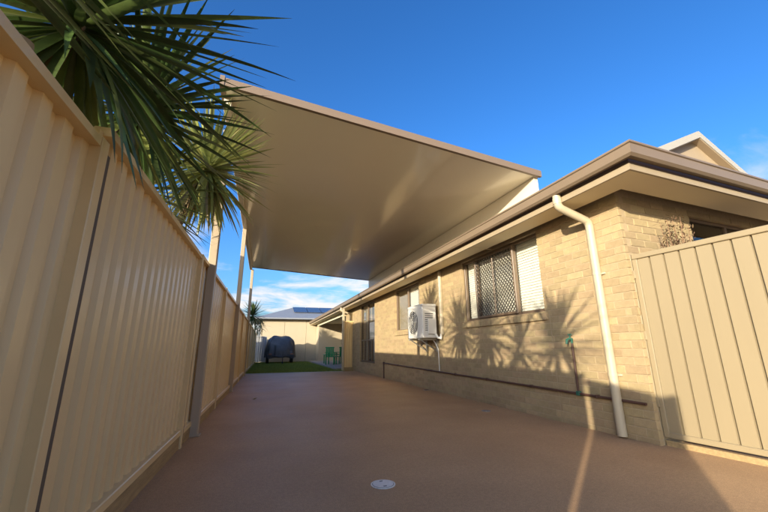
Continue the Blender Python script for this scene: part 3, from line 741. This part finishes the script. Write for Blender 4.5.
y2 = yucca((-1.25, 4.0, -.03), [(-.72, 4.05, 2.90)], 'sunlit yellow green yucca beyond the dark ones, by the near canopy post', None, True, 'leaf_sunlit', seed=5, nl=280, lenk=1.08, dry=.03, lo=-82)
y0 = yucca((-1.2, -.1, -.03), [(-1.02, -.05, 2.30)], 'yucca beside the fence to the left of the viewpoint', None, False, 'leaf_i', seed=8)
# cut stub resting at the fence line, part of the near yucca
t = MB(); t.tube([(-.95, 1.36, 1.55), (-.91, 1.345, 1.78), (-.87, 1.34, 1.93), (-.86, 1.34, 1.985)], [.05, .045, .047, .035], 10); t.build('cut_stub', 'stub', y1, smooth=True)
# far palm beyond the lawn fence
pal = yucca((-.8, 22.0, -.03), [(-.66, 22.0, 2.80)], 'small feathery palm behind the far end of the left fence', None, False, 'leaf_i', seed=21, name='palm_tree', lenk=1.25, nl=120)
rnd = random.Random(4); fl = MB()
for i in range(110):
    az = rnd.uniform(0, 6.28); el = R(rnd.uniform(-70, 15)); L = rnd.uniform(.4, .8); q = leafquat(az, el, 0); vs, fs = leafmesh(.3, .02)
    st = Vector((-.34 + rnd.uniform(-.22, .22), 21.9 + rnd.uniform(-.2, .2), rnd.uniform(1.95, 2.65))); fl.add([st + q @ Vector((v_[0] * L, v_[1], v_[2] * L)) for v_ in vs], fs)
tag(fl.build('pale_skirt', 'leaf_p', pal, recalc=False, smooth=True), kind='stuff')

# ------------------------------------------------------------------ neighbour on the left (throws the shade on the far wall)
nb_ = thing('neighbour_house', (-5.7, 13.6, 0), 'flat roofed neighbouring house behind the left fence', 'house')
NX, N0, N1, NZ = -2.4, 7.26, 20.0, 3.6
t = MB(); t.box(-9.0, NX, N0, N1, -.05, NZ - .25); t.build('wall', 'render', nb_)
t = MB(); t.bbox(-9.02, NX + .02, N0 - .02, N1 + .02, NZ - .249, NZ, .01); t.build('parapet', 'gable', nb_)
t = MB(); t.bbox(-9.05, NX + .05, N0 - .05, N1 + .05, NZ + .001, NZ + .04, .006); t.build('coping', 'gutter', nb_)
for y in (8.6, 12.2, 16.4):
    t = MB(); t.bbox(NX + .002, NX + .04, y, y + 1.8, 1.0, 2.1, .005); wn = t.build('window', 'frame', nb_)
    t = MB(); t.box(NX + .042, NX + .046, y + .06, y + 1.74, 1.06, 2.04); t.build('pane', 'solar', wn)
    t = MB(); t.bbox(NX + .002, NX + .07, y - .05, y + 1.85, .93, .999, .005); t.build('sill', 'edge', wn)

# ------------------------------------------------------------------ back of the yard
gh = thing('rear_garage', (1.9, 27.5, 0), 'pale cream garage wall with grey hip roof at the end of the lawn', 'garage')
for i, (a, b) in enumerate([(-.2, 1.42), (1.435, 2.98), (2.995, 4.6)]):
    t = MB(); t.bbox(a, b, 27.5, 27.6, -.05, 2.98, .006); t.build('wall_panel', 'render', gh)
t = MB(); t.box(-.2, 9, 27.605, 33.2, -.05, 2.98); t.box(4.605, 9, 27.5, 27.603, -.05, 2.98); t.build('wall_core', 'render', gh)
t = MB(); ez = 3.06; rz2 = 4.28
t.add([(-.75, 27.1, ez), (10, 27.1, ez), (10, 35, ez), (-.75, 35, ez), (2.3, 31.1, rz2), (7.5, 31.1, rz2)], [(0, 1, 5, 4), (1, 2, 5), (2, 3, 4, 5), (3, 0, 4), (3, 2, 1, 0)]); rf = t.build('roof', 'roofgrey', gh)
t = MB(); t.bbox(-.85, 10, 27.0, 27.1, 2.98, 3.09, .015); t.bbox(-.85, -.75, 27.1, 35, 2.98, 3.09, .015); t.build('gutter', 'roofgrey', rf)
sl = (rz2 - ez) / 4.0
for k in range(4):
    xa = 2.15 + k * 1.08; y0_, y1_ = 28.9, 30.75
    t = MB(); vs = []
    for dz_ in (.05, .09): vs += [(xa + (.3 if False else 0), y0_, ez + sl * (y0_ - 27.1) + dz_), (xa + 1.04, y0_, ez + sl * (y0_ - 27.1) + dz_), (xa + 1.04, y1_, ez + sl * (y1_ - 27.1) + dz_), (xa, y1_, ez + sl * (y1_ - 27.1) + dz_)]
    t.add(vs, [(0, 1, 2, 3), (4, 5, 6, 7), (0, 1, 5, 4), (1, 2, 6, 5), (2, 3, 7, 6), (3, 0, 4, 7)]); t.build('solar_panel', 'solar', gh)
bf = thing('rear_fence', (-.4, 26.9, 0), 'short grey steel fence at the far left corner of the lawn', 'fence')
prof = []; x = -.72
while x < .12:
    for a, y in ((0, 26.9), (.05, 26.9), (.065, 26.925), (.115, 26.925), (.13, 26.9)): prof.append((x + a, y))
    x += .131
vs = []
for x, y in prof: vs += [(x, y, .05), (x, y, 1.72)]
t = MB(); t.add(vs, [(2 * i, 2 * i + 2, 2 * i + 3, 2 * i + 1) for i in range(len(prof) - 1)]); t.build('fence_sheet', 'colorgrey', bf, recalc=False)
t = MB(); t.bbox(-.72, .18, 26.88, 26.945, 1.70, 1.76, .006); t.build('top_rail', 'colorgrey', bf)
t = MB(); t.bbox(.18, .24, 26.88, 26.945, 0, 1.78, .006); t.build('post', 'colorgrey', bf)

# covered trailer
tr = thing('covered_trailer', (1.1, 25.3, 0), 'trailer under a dark slate tarpaulin parked on the lawn', 'trailer')
t = MB(); t.bbox(.30, 1.98, 24.5, 26.6, .42, .54, .01); t.bbox(.34, .40, 24.45, 24.5, .3, .42, .005); t.bbox(1.88, 1.94, 24.45, 24.5, .3, .42, .005); t.build('chassis', 'steel', tr)
for x in (.33, 1.83):
    t = MB(); t.tube([(x - .09, 25.0, .31), (x + .09, 25.0, .31)], .31, 24); wh = t.build('wheel', 'black', tr, smooth=True)
    t = MB(); t.tube([(x - .094, 25.0, .31), (x + .094, 25.0, .31)], .17, 20); t.build('rim', 'rim', wh, smooth=True)
    t = MB(); t.tube([(x, 25.0 + .38 * math.cos(a), .33 + .36 * math.sin(a)) for a in np.linspace(.2, math.pi - .2, 9)], .05, 6); t.build('mudguard', 'steel', tr)
t = MB(); t.tube([(.7, 24.5, .45), (1.1, 23.7, .42), (1.1, 23.45, .42)], .035, 8); t.tube([(1.5, 24.5, .45), (1.1, 23.7, .42)], .035, 8); t.build('drawbar', 'steel', tr)
t = MB(); t.tube([(1.22, 23.75, .75), (1.22, 23.75, .09)], .022, 8); t.tube([(1.19, 23.75, .08), (1.25, 23.75, .08)], .08, 14); t.build('jockey_wheel', 'steel', tr)
for x in (.48, 1.8):
    t = MB(); t.bbox(x - .09, x + .09, 24.46, 24.5, .55, .62, .005); t.build('tail_light', 'terracotta', tr)
# tarpaulin: lumpy draped dome
nu, nv = 40, 16; vs = []; fs = []; rnd = random.Random(9)
ph = [rnd.uniform(0, 6.28) for _ in range(6)]
for j in range(nv + 1):
    k = j / nv
    for i in range(nu):
        a = 2 * math.pi * i / nu; c_, s_ = math.cos(a), math.sin(a)
        sup = lambda v_, e_: math.copysign(abs(v_) ** e_, v_)
        rr_ = math.cos(k * math.pi / 2) ** .42 if k < 1 else 0
        fold = 1 + (.05 * math.sin(9 * a + ph[0] + 2 * k) + .035 * math.sin(15 * a + ph[1] - 3 * k)) * (1 - .6 * k)
        z = .40 + 1.30 * math.sin(k * math.pi / 2) ** .9
        z += .05 * math.sin(7.3 * a + 5 * k + ph[5]) * math.sin(9 * k) + k * (.10 * math.sin(2 * a + ph[2]) + .05 * math.sin(3 * a + ph[3])) * rr_ - (.05 * (1 - k) ** 2 * (1 + math.sin(5 * a + ph[4])))
        vs.append((1.14 + .95 * sup(c_, .6) * rr_ * fold, 25.6 + 1.12 * sup(s_, .6) * rr_ * fold, z))
for j in range(nv):
    for i in range(nu): fs.append((j * nu + i, j * nu + (i + 1) % nu, (j + 1) * nu + (i + 1) % nu, (j + 1) * nu + i))
t = MB(); t.add(vs, fs); tp = t.build('tarpaulin', 'tarp', tr, smooth=True)
cen = Vector((1.14, 25.6, .6))
for i0 in (6, 15):                             # ropes tied over the cover
    i1 = (nu - i0) % nu
    path = [Vector(vs[j * nu + i0]) for j in range(0, nv)] + [Vector(vs[j * nu + i1]) for j in range(nv - 1, -1, -1)]
    t = MB(); t.tube([cen + (q - cen) * 1.012 for q in path], .008, 6); t.build('rope', 'steel', tp)

# ------------------------------------------------------------------ patio end: post, screen, green chairs, plant
pp = thing('patio_post', (3.27, 15.56, 0), 'pale square post at the corner of the lawn and house', 'post')
t = MB(); t.bbox(3.225, 3.315, 15.515, 15.605, 0, SZ - .02, .006); t.build('shaft', 'pipe', pp)
t = MB(); t.bbox(3.20, 3.34, 15.49, 15.63, 0, .02, .003); t.build('base_plate', 'pipe', pp)
sc = thing('screen_fence', (3.5, 15.58, 0), 'narrow cream ribbed screen between the pale post and house wall', 'fence')
prof = []; x = 3.318
while x < 3.70:
    for a, y in ((0, 15.57), (.04, 15.57), (.052, 15.595), (.08, 15.595), (.092, 15.57)):
        if x + a < W - .004: prof.append((x + a, y))
    x += .093
vs = []
for x, y in prof: vs += [(x, y, .14), (x, y, 2.06)]
t = MB(); t.add(vs, [(2 * i, 2 * i + 2, 2 * i + 3, 2 * i + 1) for i in range(len(prof) - 1)]); t.build('screen_sheet', 'fence', sc, recalc=False)
t = MB(); t.bbox(3.317, W - .003, 15.55, 15.61, 2.03, 2.08, .005); t.build('top_rail', 'fence_trim', sc)
t = MB(); t.bbox(3.317, W - .003, 15.56, 15.60, -.02, .14, .005); t.build('plinth', 'plinth', sc)
def chair(x, y, rz, label):
    ch = thing('garden_chair', (x, y, .09), label, 'chair', 'green chairs on the patio', rz)
    t = MB(); t.bbox(-.25, .25, -.24, .24, .38, .42, .012); t.build('seat', 'greenpl', ch)
    for k in range(5):
        t = MB(); t.bbox(-.22 + k * .092, -.15 + k * .092, .21, .25, .42, .84, .01); t.build('back_slat', 'greenpl', ch)
    t = MB(); t.bbox(-.25, .25, .205, .255, .841, .90, .012); t.build('back_rail', 'greenpl', ch)
    for sx in (-1, 1):
        t = MB(); t.bbox(sx * .25 - .03, sx * .25 + .03, -.24, .22, .60, .635, .01); t.build('armrest', 'greenpl', ch)
        for sy_ in (-1, 1):
            t = MB(); t.bbox(sx * .22 - .025, sx * .22 + .025, sy_ * .2 - .025, sy_ * .2 + .025, 0, .38 if sy_ > 0 else .6, .008); t.build('leg', 'greenpl', ch)
chair(3.5, 19.6, 2.6, 'green plastic garden chair at the left edge of the patio'); chair(4.1, 20.2, 3.6, 'green plastic garden chair deeper in the patio, right of the other')
tb = thing('garden_table', (3.85, 20.9, .09), 'low green plastic table between the patio chairs', 'table')
t = MB(); t.bbox(3.3, 4.5, 20.5, 21.3, .56, .6, .012); t.build('table_top', 'greenpl', tb)
for a in (3.38, 4.42):
    for b in (20.58, 21.22):
        t = MB(); t.bbox(a - .03, a + .03, b - .03, b + .03, .09, .56, .006); t.build('leg', 'greenpl', tb)
pt = thing('potted_shrub', (3.62, 18.1, .09), 'dark leafy shrub in a clay pot on the patio', 'plant')
t = MB(); t.tube([(4.3, 20.0 - 1.0, .09), (4.3, 19.0, .42)], [.15, .21], 20); t.build('pot', 'terracotta', pt, smooth=True)
t = MB(); rnd = random.Random(2)
for i in range(420):
    th = rnd.uniform(0, 6.28); zz = rnd.uniform(.45, 1.75); r_ = .27 * math.sin(min(1, (zz - .4) / 1.4) * 2.6) * rnd.uniform(.5, 1.15) + .03
    q = leafquat(th, rnd.uniform(-.5, 1), rnd.uniform(-1, 1)); st = Vector((4.3 + r_ * math.cos(th), 19.0 + r_ * math.sin(th), zz)); L = rnd.uniform(.08, .15)
    t.add([st + q @ Vector(v_) for v_ in ((0, 0, 0), (L * .5, -L * .2, .01), (L, 0, 0), (L * .5, L * .2, .01))], [(0, 1, 2, 3)])
tag(t.build('foliage', 'leaf', pt, recalc=False), kind='stuff')
t = MB(); t.tube([(4.3, 19.0, .35), (4.3, 19.0, 1.5)], [.025, .012], 8); t.build('stem', 'trunk', pt)

# ------------------------------------------------------------------ dry shrub between gate and front wall
sh = thing('dry_shrub', (4.24, 2.55, 0), 'brown dry twiggy shrub rising behind the gate against the bricks', 'shrub')
rnd = random.Random(31); tw = MB(); lv = MB()
for i in range(26):
    a = rnd.uniform(0, 6.28); r_ = rnd.uniform(.03, .26); top = Vector((4.24 + 1.0 * r_ * math.cos(a), 2.58 + .35 * r_ * math.sin(a), rnd.uniform(1.9, 2.36)))
    b = Vector((4.24 + rnd.uniform(-.05, .05), 2.55, 0)); m1 = b.lerp(top, .6) + Vector((rnd.uniform(-.05, .05), rnd.uniform(-.03, .03), 0))
    tw.tube([b, m1, top], [.010, .006, .002], 5)
    for q in range(75):
        p = m1.lerp(top, rnd.uniform(.1, 1.02)) + Vector((rnd.uniform(-.04, .04), rnd.uniform(-.03, .03), rnd.uniform(-.03, .03))); L = rnd.uniform(.025, .06)
        qq = leafquat(rnd.uniform(0, 6.28), rnd.uniform(-.3, 1.3), 0)
        lv.add([p + qq @ Vector(v_) for v_ in ((0, 0, 0), (L * .5, -L * .16, 0), (L, 0, 0), (L * .5, L * .16, 0))], [(0, 1, 2, 3)])
tw.build('twigs', 'wood', sh); tag(lv.build('foliage', 'leaf_br', sh, recalc=False), kind='stuff')
